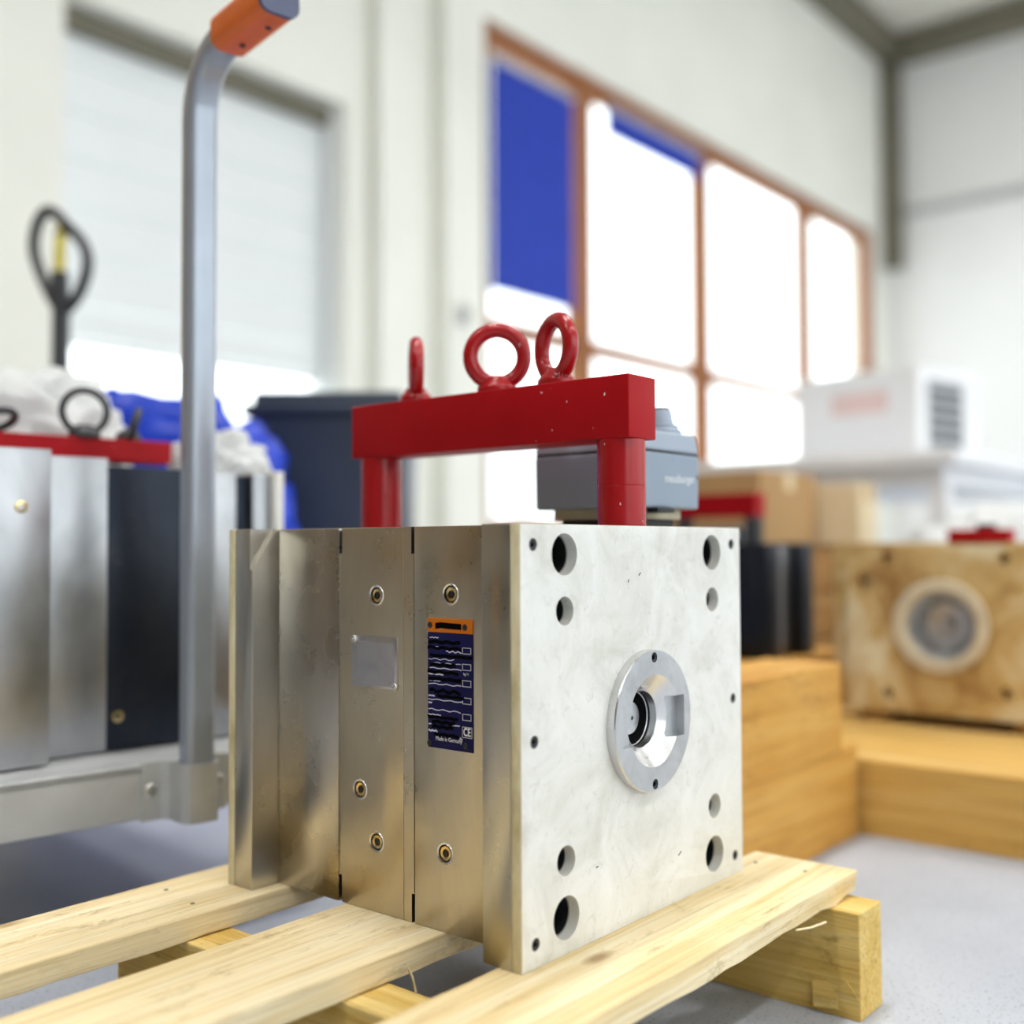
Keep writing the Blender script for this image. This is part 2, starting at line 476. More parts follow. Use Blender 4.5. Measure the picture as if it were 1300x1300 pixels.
# window band: frame of stained wood, panes, blinds
w1 = thing('window_1', '', ''); del w1['label'], w1['category']; struct(w1)
POSTS = [(4.80, 4.88), (5.86, 6.06), (7.64, 7.82), (9.70, 9.88), (11.30, 11.42)]
for (x0, x1) in POSTS: B().box(x0, x1, YW + .02, YW + .14, WZ0, WZ1, .006).obj('mullion', 'frame_wood', w1)
for (x0, x1) in zip([p[1] for p in POSTS[:-1]], [p[0] for p in POSTS[1:]]):
    for z0, z1 in ((WZ0, WZ0 + .08), (1.88, 1.99), (WZ1 - .13, WZ1)):
        B().box(x0, x1, YW + .03, YW + .13, z0, z1, .005).obj('rail', 'frame_wood', w1)
    B().box(x0, x1, YW + .075, YW + .083, WZ0 + .08, 1.88).obj('pane', 'glass', w1)
    B().box(x0, x1, YW + .075, YW + .083, 1.99, WZ1 - .13).obj('pane', 'glass', w1)
B().box(WX0 - .05, WX1 + .05, YW - .10, YW + .04, WZ0 - .04, WZ0, .006).obj('window_sill', 'wall', w1)
def blind(x0, x1, z0, z1, label):
    t = thing('roller_blind', label, 'blind', ((x0 + x1) / 2, YW - .03, z0))
    h = z1 - z0; w = (x1 - x0) / 2; bb = B()
    n = 24
    for i in range(n):
        a, c = -w + 2 * w * i / n, -w + 2 * w * (i + 1) / n
        q = [(a, .004 * math.sin(i * .9)), (c, .004 * math.sin((i + 1) * .9))]
        vs = [bb.bm.verts.new((q[0][0], q[0][1], 0)), bb.bm.verts.new((q[1][0], q[1][1], 0)), bb.bm.verts.new((q[1][0], q[1][1], h)), bb.bm.verts.new((q[0][0], q[0][1], h))]
        bb.bm.faces.new(vs)
    bmesh.ops.remove_doubles(bb.bm, verts=bb.bm.verts, dist=1e-5)
    bb.bm.normal_update()
    bmesh.ops.solidify(bb.bm, geom=list(bb.bm.faces), thickness=.003)
    bb.obj('cloth', 'blind', t)
    B().cyl((-w, 0, h + .02), (w, 0, h + .02), .022, 16).obj('roller', 'galv', t)
    B().box(-w, w, -.008, .010, -.02, .004, .003).obj('hem_bar', 'blind', t)
    return t
blind(4.83, 5.74, 2.17, 3.68, 'long blue roller blind lowered over the first window beside the pilaster')
blind(6.16, 7.56, 3.58, 3.76, 'short blue roller blind rolled almost up in the second window')

# sectional door
d1 = thing('door_1', '', '', ((DX0 + DX1) / 2, YW + .2, 0)); del d1['label'], d1['category']; struct(d1)
hw = (DX1 - DX0) / 2
zs = [.02, .55, 1.46, 1.62] + [1.62 + .23 * k for k in range(1, 7)]
for k in range(len(zs) - 1):
    z0, z1 = zs[k], zs[k + 1] - .008
    if k == 1:
        f = B()
        for z in (z0, (z0 + z1) / 2 - .02, z1 - .04): f.box(-hw, hw, -.02, .02, z, z + .04, .003)
        for x in (-hw, -.02, hw - .04): f.box(x, x + .04, -.02, .02, z0, z1, .003)
        f.obj('glazed_section', 'door', d1)
        B().box(-hw, hw, -.004, .004, z0 + .03, z1 - .03).obj('pane', 'glass', d1)
    else: B().box(-hw, hw, -.02, .02, z0, z1, .006).obj('door_section', 'door', d1)
for s in (-1, 1): B().box(s * hw - .03, s * hw + .03, -.12, -.03, 0, DZ, .004).obj('guide_rail', 'door', d1)
B().box(-hw, hw, -.1, -.02, DZ - .10, DZ, .004).obj('lintel_shadow', 'steel_beam', d1)  # dark strip put in for the shadow line under the lintel
t = thing('door_switch', 'small grey door switch on the white wall between door and window', 'switch', (4.43, YW - .12, 1.9))
B().box(-.04, .04, -.04, 0, -.06, .06, .008).obj('housing', 'galv', t)
B().cyl((0, -.04, 0), (0, -.055, 0), .022, 16, .003).obj('button', 'steel_beam', t)
# outdoors
struct(B().box(-10, 30, YW + .5, 40, -.2, -.05).obj('ground_outside', 'ground'))
t = thing('building', 'pale grey building outside, seen through the last window', 'building', (20, 14.5, -.05))
B().box(-3.5, 3, 0, 4, 0, 4.2, .05).obj('wall', 'door', t)
for x in (-2.6, -1.0, .6): B().box(x, x + .9, -.05, .02, .9, 3.0, .02).obj('shutter', 'galv', t)

# unseen ceiling lamps, added to light the hall from overhead
LAMPS = [(x, y) for y in (.55, -3.3) for x in (-3.4, .12, 3.6, 7.1, 10.4)]
for (x, y) in LAMPS:
    t = thing('added_ceiling_lamp', 'long white ceiling lamp, unseen, added to light the hall', 'lamp', (x, y, HC - .75), 0, 'added ceiling lamps of the hall')
    B().box(-.75, .75, -.16, .16, .02, .12, .01).obj('housing', 'lamp_body', t)
    B().box(-.73, .73, -.14, .14, 0, .018, .004).obj('diffuser', 'lamp', t)
    for s in (-1, 1): B().cyl((s * .5, 0, .12), (s * .5, 0, .75), .006, 8).obj('hanger', 'galv', t)
    ld = bpy.data.lights.new('lamp_light', 'AREA'); ld.shape = 'RECTANGLE'; ld.size = 1.4; ld.size_y = .26
    ld.energy = LAMP_POWER; ld.spread = R(125); ld.color = (1., .985, .965)
    lo = bpy.data.objects.new('lamp_light', ld); COL.objects.link(lo); lo.parent = t; lo.location = (0, 0, -.006)

# ------------------------------------------------------------------ pallet
pal = thing('wooden_pallet', 'pale new pine pallet carrying the steel mould', 'pallet', (0, 0, 0))
def plank(x0, x1, y0, y1, z0, z1, axis, wob=.0012, cuts=14, slope=(0, 0)):
    """a sawn plank with slightly uneven edges"""
    bb = B(); L = (x1 - x0, y1 - y0)[axis]
    n = cuts; rows = []
    sec = [(0, 0), (1, 0), (1, 1), (0, 1)]
    for i in range(n + 1):
        t = i / n; ring = []
        for k, (a, c) in enumerate(sec):
            u0, u1 = ((y0, y1), (x0, x1))[axis]
            u0 += slope[0] * (t - .5); u1 += slope[1] * (t - .5)
            u = u0 + (u1 - u0) * a + random.uniform(-wob, wob) * (1.0 if c == 0 else .5); z = z0 + (z1 - z0) * c + (random.uniform(-wob, wob) * .7 if c == 0 else 0)
            s_ = (x0, y0)[axis] + L * t + (random.uniform(-wob, wob) if 0 < i < n else 0)
            ring.append(bb.bm.verts.new((s_, u, z) if axis == 0 else (u, s_, z)))
        rows.append(ring)
    fs = []
    for p, q in zip(rows, rows[1:]):
        for k in range(4): fs.append(bb.bm.faces.new((p[k], p[(k + 1) % 4], q[(k + 1) % 4], q[k])))
    fs += [bb.bm.faces.new(rows[0]), bb.bm.faces.new(rows[-1])]
    bmesh.ops.recalc_face_normals(bb.bm, faces=fs)
    es = [e for e in bb.bm.edges if e.calc_face_angle(0) > .8]
    bmesh.ops.bevel(bb.bm, geom=es, offset=.0014, segments=2, profile=.5, affect='EDGES', clamp_overlap=True)
    return bb
TB = .022
boards = [(-.66, .30, .318, .428, (.0, -.0)), (-.66, .425, .112, .236, (-.02, 0.)), (-.66, .428, -.088, .025, (.0, 0.))]
for i, (x0, x1, y0, y1, sl) in enumerate(boards):
    plank(x0, x1, y0, y1, P - TB, P, 0, .0010 if i < 2 else .0022, 40, sl).obj('deck_board', 'pine_x', pal, 50)
bearers = [(-.63, -.578), (-.082, -.033), (.3635, .417)]
for i, (x0, x1) in enumerate(bearers):
    plank(x0, x1, -.117, .432, 0, P - TB - .0006, 1, .0008, 18).obj('bearer', 'pine_y', pal, 50)
nb = None
for (x, y) in [(.387, .003), (.390, -.050), (.387, .15), (.392, .21), (-.058, .345), (-.05, .40)]:
    if nb is None: nb = B().lathe([(0, .0006), (.0019, .0006), (.0023, 0), (.0023, -.004), (0, -.004)], seg=10).obj('nail', 'steel_beam', pal); nb.location = (x, y, P)
    else: share(nb, pal, (x, y, P))
# splinters torn from the sawn edges
def splinter(pts, w, name='splinter'):
    b_ = B(); b_.tube(pts, w, 5); return b_.obj(name, 'pine_x', pal)
splinter([(.285, -.089, P - .0225), (.305, -.095, P - .024), (.322, -.102, P - .022)], .0011)
splinter([(-.012, .111, P - .017), (-.010, .108, P - .024), (-.009, .105, P - .036)], .0010)
b = B(); b.prism([(-.012, -.012), (.011, -.014), (.013, .010), (-.011, .013)], 0, -.0014, .0012)
o = b.obj('splinter', 'pine_y', pal); o.location = (.3630, -.082, .019); o.rotation_euler = (0, R(6), R(7))
b = B(); b.prism([(-.010, -.006), (.012, -.010), (.010, .004), (.002, .010)], 0, -.0004, .0008)
o = b.obj('splinter', 'pine_y', pal); o.location = (.3632, -.106, .026); o.rotation_euler = (0, R(-4), 0)

# ------------------------------------------------------------------ the injection mould
H, WD = .346, .354
mo = thing('injection_mould', 'large clean steel injection mould with white front plate, standing on the pine pallet', 'mould', (0, 0, P))
HOLES = [(.057, .3215, .0172), (.057, .2755, .0118), (.297, .3215, .0172), (.297, .2755, .0118),
         (.057, .0290, .0174), (.057, .0745, .0122), (.297, .0290, .0172), (.298, .0750, .0118)]
SCR = [(.016, .3295), (.0165, .1750), (.017, .0185), (.336, .3295), (.337, .1750), (.338, .0187)]
bd = B().box(0, WD, 0, .0102, 0, H, .0006).obj('insulation_board', ['board', 'board_edge'], mo)
c = B()
for (x, z, r) in HOLES: c.cyl((x, -.01, z), (x, .03, z), r, 40)
for (x, z) in SCR: c.cyl((x, -.01, z), (x, .006, z), .0052, 20)
c.cyl((.177, -.01, .173), (.177, .03, .173), .045, 48)
cut(bd, c)
for p in bd.data.polygons:
    if abs(p.normal.y) < .6 and (p.center.x < .004 or p.center.z > H - .002 or p.center.z < .002 or p.center.x > WD - .004): p.material_index = 1
sb = None
for (x, z) in SCR:
    if sb is None:
        sb = B().lathe([(0, .0030), (.0019, .0030), (.0019, .0009), (.0046, .0004), (.0051, .0014), (.0051, .005), (0, .005)], axis=(0, 1, 0), seg=18).obj('board_screw', 'black_screw', mo); sb.location = (x, 0, z)
    else: share(sb, mo, (x, 0, z))
fc = B().box(0, WD, .0105, .0400, 0, H, .0009).obj('front_clamping_plate', ['steel_clamp', 'shaded_bore'], mo)
c = B()
for (x, z, r) in HOLES: c.cyl((x, -.02, z), (x, .037, z), r * .93, 36)
c.cyl((.177, -.01, .173), (.177, .05, .173), .044, 48)
cut(fc, c)
for p in fc.data.polygons:  # steel bore walls get a near-black colour for the shade inside
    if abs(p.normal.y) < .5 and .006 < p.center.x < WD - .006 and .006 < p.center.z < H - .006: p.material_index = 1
hb = {}
for (x, z, r) in HOLES:                      # socket screws at the bottom of the bores
    k = r > .015
    if k not in hb:
        q = r * .80
        hb[k] = B().lathe([(0, .008), (q * .5, .008), (q * .5, 0), (q - .001, 0), (q, .001), (q, .02), (0, .02)], axis=(0, 1, 0), seg=24).obj('clamp_screw', 'shaded_bore', mo)
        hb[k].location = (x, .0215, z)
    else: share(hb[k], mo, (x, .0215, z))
DXm = .0316
# cavity plate, core plate, spacer: each a plate of its own; pry slots at the corners
pl = B().box(DXm, WD - DXm, .0404, .1466, 0, H, .0011).obj('cavity_plate', 'steel_front', mo)
c = B()
for z in (.2875, .0668): c.cyl((DXm - .01, {.2875: .1028, .0668: .1100}[z], z), (DXm + .0055, {.2875: .1028, .0668: .1100}[z], z), .0090, 28)
cut(pl, c)
pl = B().prism([(.1474, 0), (.2448, 0), (.2448, H), (.1474, H)], 0, DXm, WD - DXm, .0011).obj('core_plate', ['steel_mid', 'shaded_bore'], mo)
c = B()
c.box(DXm - .01, DXm + .06, .2405, .2460, .3222, H + .01); c.box(DXm - .01, DXm + .06, .2405, .2460, -.01, .0252)
c.box(DXm - .01, DXm + .06, .1460, .1503, .3222, H + .01); c.box(DXm - .01, DXm + .06, .1460, .1503, -.01, .0252)
for (y, z) in ((.1942, .2843), (.2161, .1069), (.1943, .0627)): c.cyl((DXm - .01, y, z), (DXm + .0055, y, z), .0090, 28)
cut(pl, c)
c = B(); c.box(DXm - .01, DXm + .0005, .1440, .1600, -.01, H + .01)
cut(pl, c)
for p in pl.data.polygons:                   # slot walls coloured near-black for the shade inside
    if DXm + .002 < p.center.x < DXm + .062 and .1476 < p.center.y < .2446 and abs(p.normal.z) < .5: p.material_index = 1
B().box(DXm, WD - DXm, .2452, .3332, 0, H, .0011).obj('spacer_block', 'steel_back', mo)
rc = B().box(0, WD, .3336, .3608, 0, H, .0012).obj('rear_clamping_plate', 'steel_clamp', mo)
c = B()     # milled corner at the top of the front edge
c.bm.verts.index_update()
v = [c.bm.verts.new(q) for q in ((-.01, .33, .292), (.032, .33, .352), (.032, .33, .40), (-.01, .33, .40), (-.01, .3375, .292), (.032, .3375, .352), (.032, .3375, .40), (-.01, .3375, .40))]
for q in ((0, 1, 2, 3), (4, 5, 6, 7), (0, 1, 5, 4), (1, 2, 6, 5), (2, 3, 7, 6), (3, 0, 4, 7)): c.bm.faces.new([v[i] for i in q])
bmesh.ops.recalc_face_normals(c.bm, faces=c.bm.faces)
cut(rc, c)
B().box(-.0005, WD, .3612, .3700, 0, H, .0006).obj('insulation_board', 'board_edge', mo)
# plugs with hexagon sockets
def plug(y, z, r=.0082):
    b_ = B(); sg = 24
    b_.lathe([(.0034, .0035), (.0036, .0004), (r * .72, 0), (r * .8, .0012), (r * .82, .0035), (r, .0040), (r, .006), (0, .006), (0, .0042), (.0034, .0042)], axis=(1, 0, 0), seg=6 * 5)
    o = b_.obj('coolant_plug', 'brass', mo); o.location = (DXm + .0006, y, z)
    q = B().cyl((-.0012, 0, 0), (.001, 0, 0), .0026, 6).obj('hexagon_socket', 'shaded_bore', o); q.location = (.0016, 0, 0)
    w_ = B().lathe([(r * .92, .0002), (r * 1.10, -.0004), (r * 1.16, .0002), (r * .92, .003)], axis=(1, 0, 0), seg=30, closed=True).obj('chamfer_ring', 'steel_bright', o)
    w_.location = (-.0008, 0, 0)
for (y, z) in ((.1942, .2843), (.1028, .2875), (.2161, .1069), (.1943, .0627), (.1100, .0668)): plug(y, z)
# aluminium cover with two screws
cv = B().box(DXm - .0014, DXm + .0004, .1665, .2258, .2008, .2475, .0006).obj('cover_plate', 'alu_tag', mo)
B().box(DXm - .0017, DXm - .0012, .1700, .2185, .2030, .2425, .0002).obj('engraved_field', 'alu_tag', cv)
for (y, z) in ((.2222, .2440), (.1690, .2042)):
    s_ = B().lathe([(0, -.0002), (.0014, -.0002), (.0014, -.0016), (.0030, -.0016), (.0034, -.0010), (.0034, .001), (0, .001)], axis=(1, 0, 0), seg=16).obj('cover_screw', 'steel_bright', cv)
    s_.location = (DXm - .0016, y, z)
    B().cyl((-.0001, 0, 0), (.0002, 0, 0), .0014, 10).obj('slot', 'shaded_bore', s_) if False else None
# name plate: orange head, navy field, redaction strokes, boxes, lettering
LY0, LY1, LZ0, LZ1 = .0770, .1290, .1555, .2667
xl = DXm - .0010
npb = B().box(xl, DXm + .0003, LY0, LY1, LZ0, .2544, .0003).obj('name_plate', 'label_navy', mo)
npb['label'] = 'navy and orange type plate with white print'
B().box(xl - .00005, DXm + .0003, LY0, LY1, .2546, LZ1, .0003).obj('header_band', 'label_orange', npb)
for (y, z) in ((.1262, .2606), (.0857, .2600), (.1270, .1590), (.0850, .1608)):
    B().lathe([(0, -.0016), (.0016, -.0013), (.0027, -.0004), (.0029, .0006), (0, .0006)], org=(xl, y, z), axis=(1, 0, 0), seg=16).obj('rivet', 'black_screw', npb)
def stroke(pts, w, mat, name):
    """flat ink line on the plate; pts (u, v) from the left (0..1) and the top (0..1)"""
    b_ = B(); th = .00034 if mat == 'black_ink' else .00020
    P3 = [(LY1 - u * (LY1 - LY0), LZ1 - v_ * (LZ1 - LZ0)) for u, v_ in pts]
    x0 = xl - th; n = len(P3); hi, lo = [], []
    for (y, z) in P3:
        hi.append(b_.bm.verts.new((x0, y, z + w / 2))); lo.append(b_.bm.verts.new((x0, y, z - w / 2)))
    for i in range(n - 1): b_.bm.faces.new((hi[i], hi[i + 1], lo[i + 1], lo[i]))
    b_.bm.normal_update()
    r_ = bmesh.ops.solidify(b_.bm, geom=list(b_.bm.faces), thickness=-.00008)
    bmesh.ops.recalc_face_normals(b_.bm, faces=b_.bm.faces)
    return b_.obj(name, mat, npb)
def wv(u0, u1, v0, amp, n=9): return [(u0 + (u1 - u0) * i / n, v0 + amp * math.sin(i * 1.9 + v0 * 40)) for i in range(n + 1)]
for (u0, u1, v0, a, w) in ((.05, .25, .150, .004, .0008), (.05, .38, .222, .004, .0008), (.42, .76, .252, .007, .0009), (.02, .6, .315, .006, .0007), (.08, .75, .345, .005, .0006),
                           (.05, .76, .385, .004, .0008), (.02, .36, .432, .002, .0012), (.02, .75, .507, .005, .0008), (.05, .3, .483, .003, .0008), (.02, .78, .628, .004, .0008), (.02, .16, .60, .004, .0012),
                           (.02, .74, .705, .006, .0008), (.02, .10, .655, .004, .0012), (.02, .3, .745, .003, .0010), (.02, .08, .82, .003, .0010), (.02, .22, .87, .005, .0016), (.56, .72, .81, .002, .0010)):
    stroke(wv(u0, u1, v0, a), w, 'pale_ink', 'printed_line')
for (u0, u1, v0, a, w) in ((.03, .74, .183, .006, .0030), (.0, .75, .228, .006, .0027), (.06, 1.0, .288, .002, .0027), (.06, .64, .358, .003, .0028), (.0, .70, .415, .006, .0028), (.02, .76, .468, .003, .0030),
                           (.05, .74, .560, .012, .0028), (.22, .82, .598, .004, .0026), (.0, .68, .762, .003, .0026), (.10, .62, .798, .006, .0030), (.10, .58, .835, .006, .0030), (.14, .70, .892, .004, .0028)):
    stroke(wv(u0, u1, v0, a), w, 'black_ink', 'blacked_out_line')
stroke([(.18, .060), (.30, .052), (.5, .056), (.76, .058)], .0050, 'black_ink', 'blacked_out_line')
for v0 in (.215, .338, .462, .592, .715):
    for (p0, p1) in (((.78, v0), (.97, v0)), ((.78, v0 + .045), (.97, v0 + .045))): stroke([p0, p1], .0004, 'white_ink', 'box_line')
    for u in (.785, .965): stroke([(u - .004, v0 + .0225), (u + .004, v0 + .0225)], .0050, 'white_ink', 'box_line')
NX = (0, -1, 0)
fr = B(); x0 = xl - .00015
def rect(bb, u0, u1, v0, v1, mat, name, dx=0):
    y1, y0 = LY1 - u0 * (LY1 - LY0), LY1 - u1 * (LY1 - LY0); z1, z0 = LZ1 - v0 * (LZ1 - LZ0), LZ1 - v1 * (LZ1 - LZ0)
    return B().box(xl - .00012 - dx, xl + .0001, y0, y1, z0, z1).obj(name, mat, npb)
rect(None, .775, .985, .810, .892, 'white_ink', 'mark_frame')
rect(None, .783, .977, .8135, .8885, 'label_navy', 'mark_field', .00006)
def upt(u, v_): return (xl - .00030, LY1 - u * (LY1 - LY0), LZ1 - v_ * (LZ1 - LZ0))
text('conformity_mark', 'CE', .0096, upt(.88, .851), NX, (0, 0, 1), 'white_ink', npb, .0001, .72, .0002)
text('lettering', 'Made in Germany', .0050, upt(.48, .925), NX, (0, 0, 1), 'white_ink', npb, .0001, .85)
text('lettering', '.de', .0042, upt(.74, .905), NX, (0, 0, 1), 'white_ink', npb, .0001, .9)
text('lettering', 'kg / l', .0032, upt(.86, .412), NX, (0, 0, 1), 'white_ink', npb, .0001, .9)

# locating ring, its screws, sprue bush
rg = B()
RC = (.177, 0, .173)
rg.lathe([(.0610, .0005), (.0622, .0004), (.0625, -.0004), (.0625, -.0078), (.0617, -.0090), (.0408, -.0090), (.0400, -.0083), (.0254, .0055), (.0247, .0120), (.0340, .0120)],
         org=RC, axis=(0, 1, 0), seg=72, closed=True)
ro = rg.obj('locating_ring', ['steel_ring', 'steel_bright'], mo, 25)
for p in ro.data.polygons:
    rr = math.hypot(p.center.x - .177, p.center.z - .173)
    if rr < .0405 or rr > .0618: p.material_index = 1
c = B()
for z in (.173 + .0560, .173 - .0560): c.cyl((.177, -.02, z), (.177, -.001, z), .0046, 20)
# two finger slots left and right in the cone
for s in (-1, 1):
    c.box(min(.177 + s * .028, .177 + s * .0500), max(.177 + s * .028, .177 + s * .0500), -.02, -.0008, .173 - .0185, .173 + .0185)
cut(ro, c)
for z in (.173 + .0560, .173 - .0560):
    s_ = B().lathe([(0, .0035), (.0022, .0035), (.0022, .0006), (.0038, 0), (.0043, .0006), (.0043, .006), (0, .006)], axis=(0, 1, 0), seg=18).obj('ring_screw', 'black_screw', mo)
    s_.location = (.177, -.0085, z)
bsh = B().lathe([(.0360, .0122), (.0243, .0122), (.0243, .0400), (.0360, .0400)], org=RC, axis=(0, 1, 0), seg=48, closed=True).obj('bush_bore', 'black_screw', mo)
B().lathe([(.0236, .0146), (.0241, .0142), (.0241, .0150), (.0236, .0150)], org=RC, axis=(0, 1, 0), seg=48, closed=True).obj('snap_ring', 'steel_bright', mo)
nz = B().lathe([(.0019, .0240), (.0019, .0150), (.0030, .0148), (.0144, .0172), (.0150, .0182), (.0150, .0390), (.0019, .0390)], org=RC, axis=(0, 1, 0), seg=40, closed=True).obj('nozzle_tip', 'steel_ring', mo)
B().cyl((.177, .0190, .173), (.177, .022, .173), .00185, 12).obj('nozzle_bore', 'black_screw', nz)
for (x, z, l, a) in ((.168, .303, .004, 40), (.150, .2975, .003, 70), (.232, .043, .006, 30), (.1, .06, .003, 10)):   # scratches in the board
    o = B().box(-l / 2, l / 2, -.0002, .0003, -.0005, .0005).obj('scratch', 'black_screw', mo); o.location = (x, 0, z); o.rotation_euler = (0, R(-a), 0)

# ------------------------------------------------------------------ red lifting bridge
BX = .179
lb = thing('lifting_bridge', 'red lifting bridge with three eye bolts, standing on the steel mould', 'lifting bar', (BX, .184, P + H))
B().box(-.0225, .0225, -.1815, .1815, .0790, .1360, .0016, 3).obj('crossbeam', 'red', lb)
for (y, r) in ((-.158, .0222), (.158, .0222)):
    p_ = B().lathe([(0, 0), (r - .001, 0), (r, .001), (r, .0365), (r - .0004, .0370), (r, .0375), (r, .0792), (0, .0792)], org=(0, y, 0), seg=40).obj('post', 'red_gloss', lb)
B().box(-.010, .012, .150, .166, .0735, .0792, .001).obj('weld_nut', 'black_screw', lb)
def eye_bolt(name, parent, loc, rz, mat, OD=.0690, ID=.0385, letters=True):
    Rm = (OD + ID) / 4; rr = (OD - ID) / 4; zc = OD / 2 + .0015
    b_ = B()
    n = 48
    pts = [(Rm * math.sin(2 * PI * i / n), 0, zc - Rm * math.cos(2 * PI * i / n)) for i in range(n)]
    b_.tube(pts, rr, 14, closed=True, upv=(0, 1, 0))
    o = b_.obj(name, mat, parent, 60)
    o.location = loc; o.rotation_euler = (0, 0, rz)
    c_ = B().lathe([(0, -.001), (.0165, -.001), (.0175, .0005), (.0175, .0045), (.0160, .0065), (.0125, .0100), (.0110, .0130), (.0060, .0150), (0, .0150)], seg=28).obj('collar', mat, o, 60)
    c_.scale = (1.14, .98, 1.12)
    if letters: 
        a_ = R(-128) - rz                    # the cast letters face the window side of the bolt
        text('lettering', 'M16', .0085, (.0178 * math.cos(a_), .0178 * math.sin(a_), .0068), (-math.sin(a_), math.cos(a_), 0), (0, 0, 1), mat, o, .003)
    return o
eye_bolt('eye_bolt', lb, (-.002, .1030, .1360), R(47), 'red_gloss', letters=False)
eye_bolt('eye_bolt', lb, (-.002, -.0110, .1360), R(-47), 'red_gloss', letters=False)
eye_bolt('eye_bolt', lb, (-.002, -.0850, .1360), R(68), 'red_gloss')

# ------------------------------------------------------------------ grey connector housing
cb = thing('connector_housing', 'grey plug connector box on the mould behind the red lifting post', 'connector', (.305, .1165, P + H))
hx, hy = .055, .0665
b = B()
def taper(bb, hx0, hy0, z0, hx1, hy1, z1, bev=.003):
    vs = [bb.bm.verts.new((sx * (hx0 if k == 0 else hx1), sy * (hy0 if k == 0 else hy1), (z0, z1)[k])) for k in (0, 1) for sx, sy in ((-1, -1), (1, -1), (1, 1), (-1, 1))]
    fs = [bb.bm.faces.new([vs[i] for i in q]) for q in ((0, 1, 2, 3), (4, 5, 6, 7), (0, 1, 5, 4), (1, 2, 6, 5), (2, 3, 7, 6), (3, 0, 4, 7))]
    bmesh.ops.recalc_face_normals(bb.bm, faces=fs)
    bmesh.ops.bevel(bb.bm, geom=list({e for f in fs for e in f.edges}), offset=bev, segments=2, profile=.5, affect='EDGES', clamp_overlap=True)
    return bb
taper(b, hx, hy, .0200, hx + .0005, hy + .0005, .0765).obj('lower_housing', 'conn', cb)
B().box(-hx + .001, hx - .001, -hy + .001, hy - .001, .0755, .0785).obj('seam_gasket', 'black_screw', cb)
taper(B(), hx + .0005, hy + .0005, .0778, hx - .002, hy - .002, .0985).obj('lid', 'conn_lid', cb)
B().box(-.042, .042, -.052, .052, .0095, .0205, .001).obj('flange', 'beige', cb)
B().box(-.040, .040, -.050, .050, .0150, .0165, .0002).obj('flange_groove', 'black_screw', cb)
B().box(-.036, .036, -.046, .046, 0, .0097, .001).obj('base_seal', 'rubber', cb)
lt = B().box(-.016, .016, -.0715, -.058, .0165, .0215, .001).obj('latch', 'black_screw', cb); lt.location = (-.018, 0, -.001)
B().box(-.0425, -.036, -.060, -.052, .0, .017, .001).obj('latch_hinge', 'black_screw', cb)
gl = B().lathe([(0, 0), (.021, 0), (.021, .004), (.0175, .006), (.0175, .0095), (.0130, .0105), (.0105, .0240), (.0095, .0262), (.006, .0268), (0, .0268)], org=(.024, -.0405, .0985), seg=24).obj('cable_gland', 'conn_lid', cb)
B().cyl((.024, -.0405, .1245), (.024, -.0405, .1268), .0088, 20).obj('gland_cap', 'black_screw', gl)
text('lettering', 'meusburger', .0122, (.016, -hy - .0006, .0505), (1, 0, .02), (0, 0, 1), 'white_ink', cb, .0003)
b = B(); b.tube([(.0475, -hy - .0008, .053), (.0495, -hy - .0008, .0525), (.0505, -hy - .0008, .056)], .0004, 6).obj('logo_hook', 'black_ink', cb)

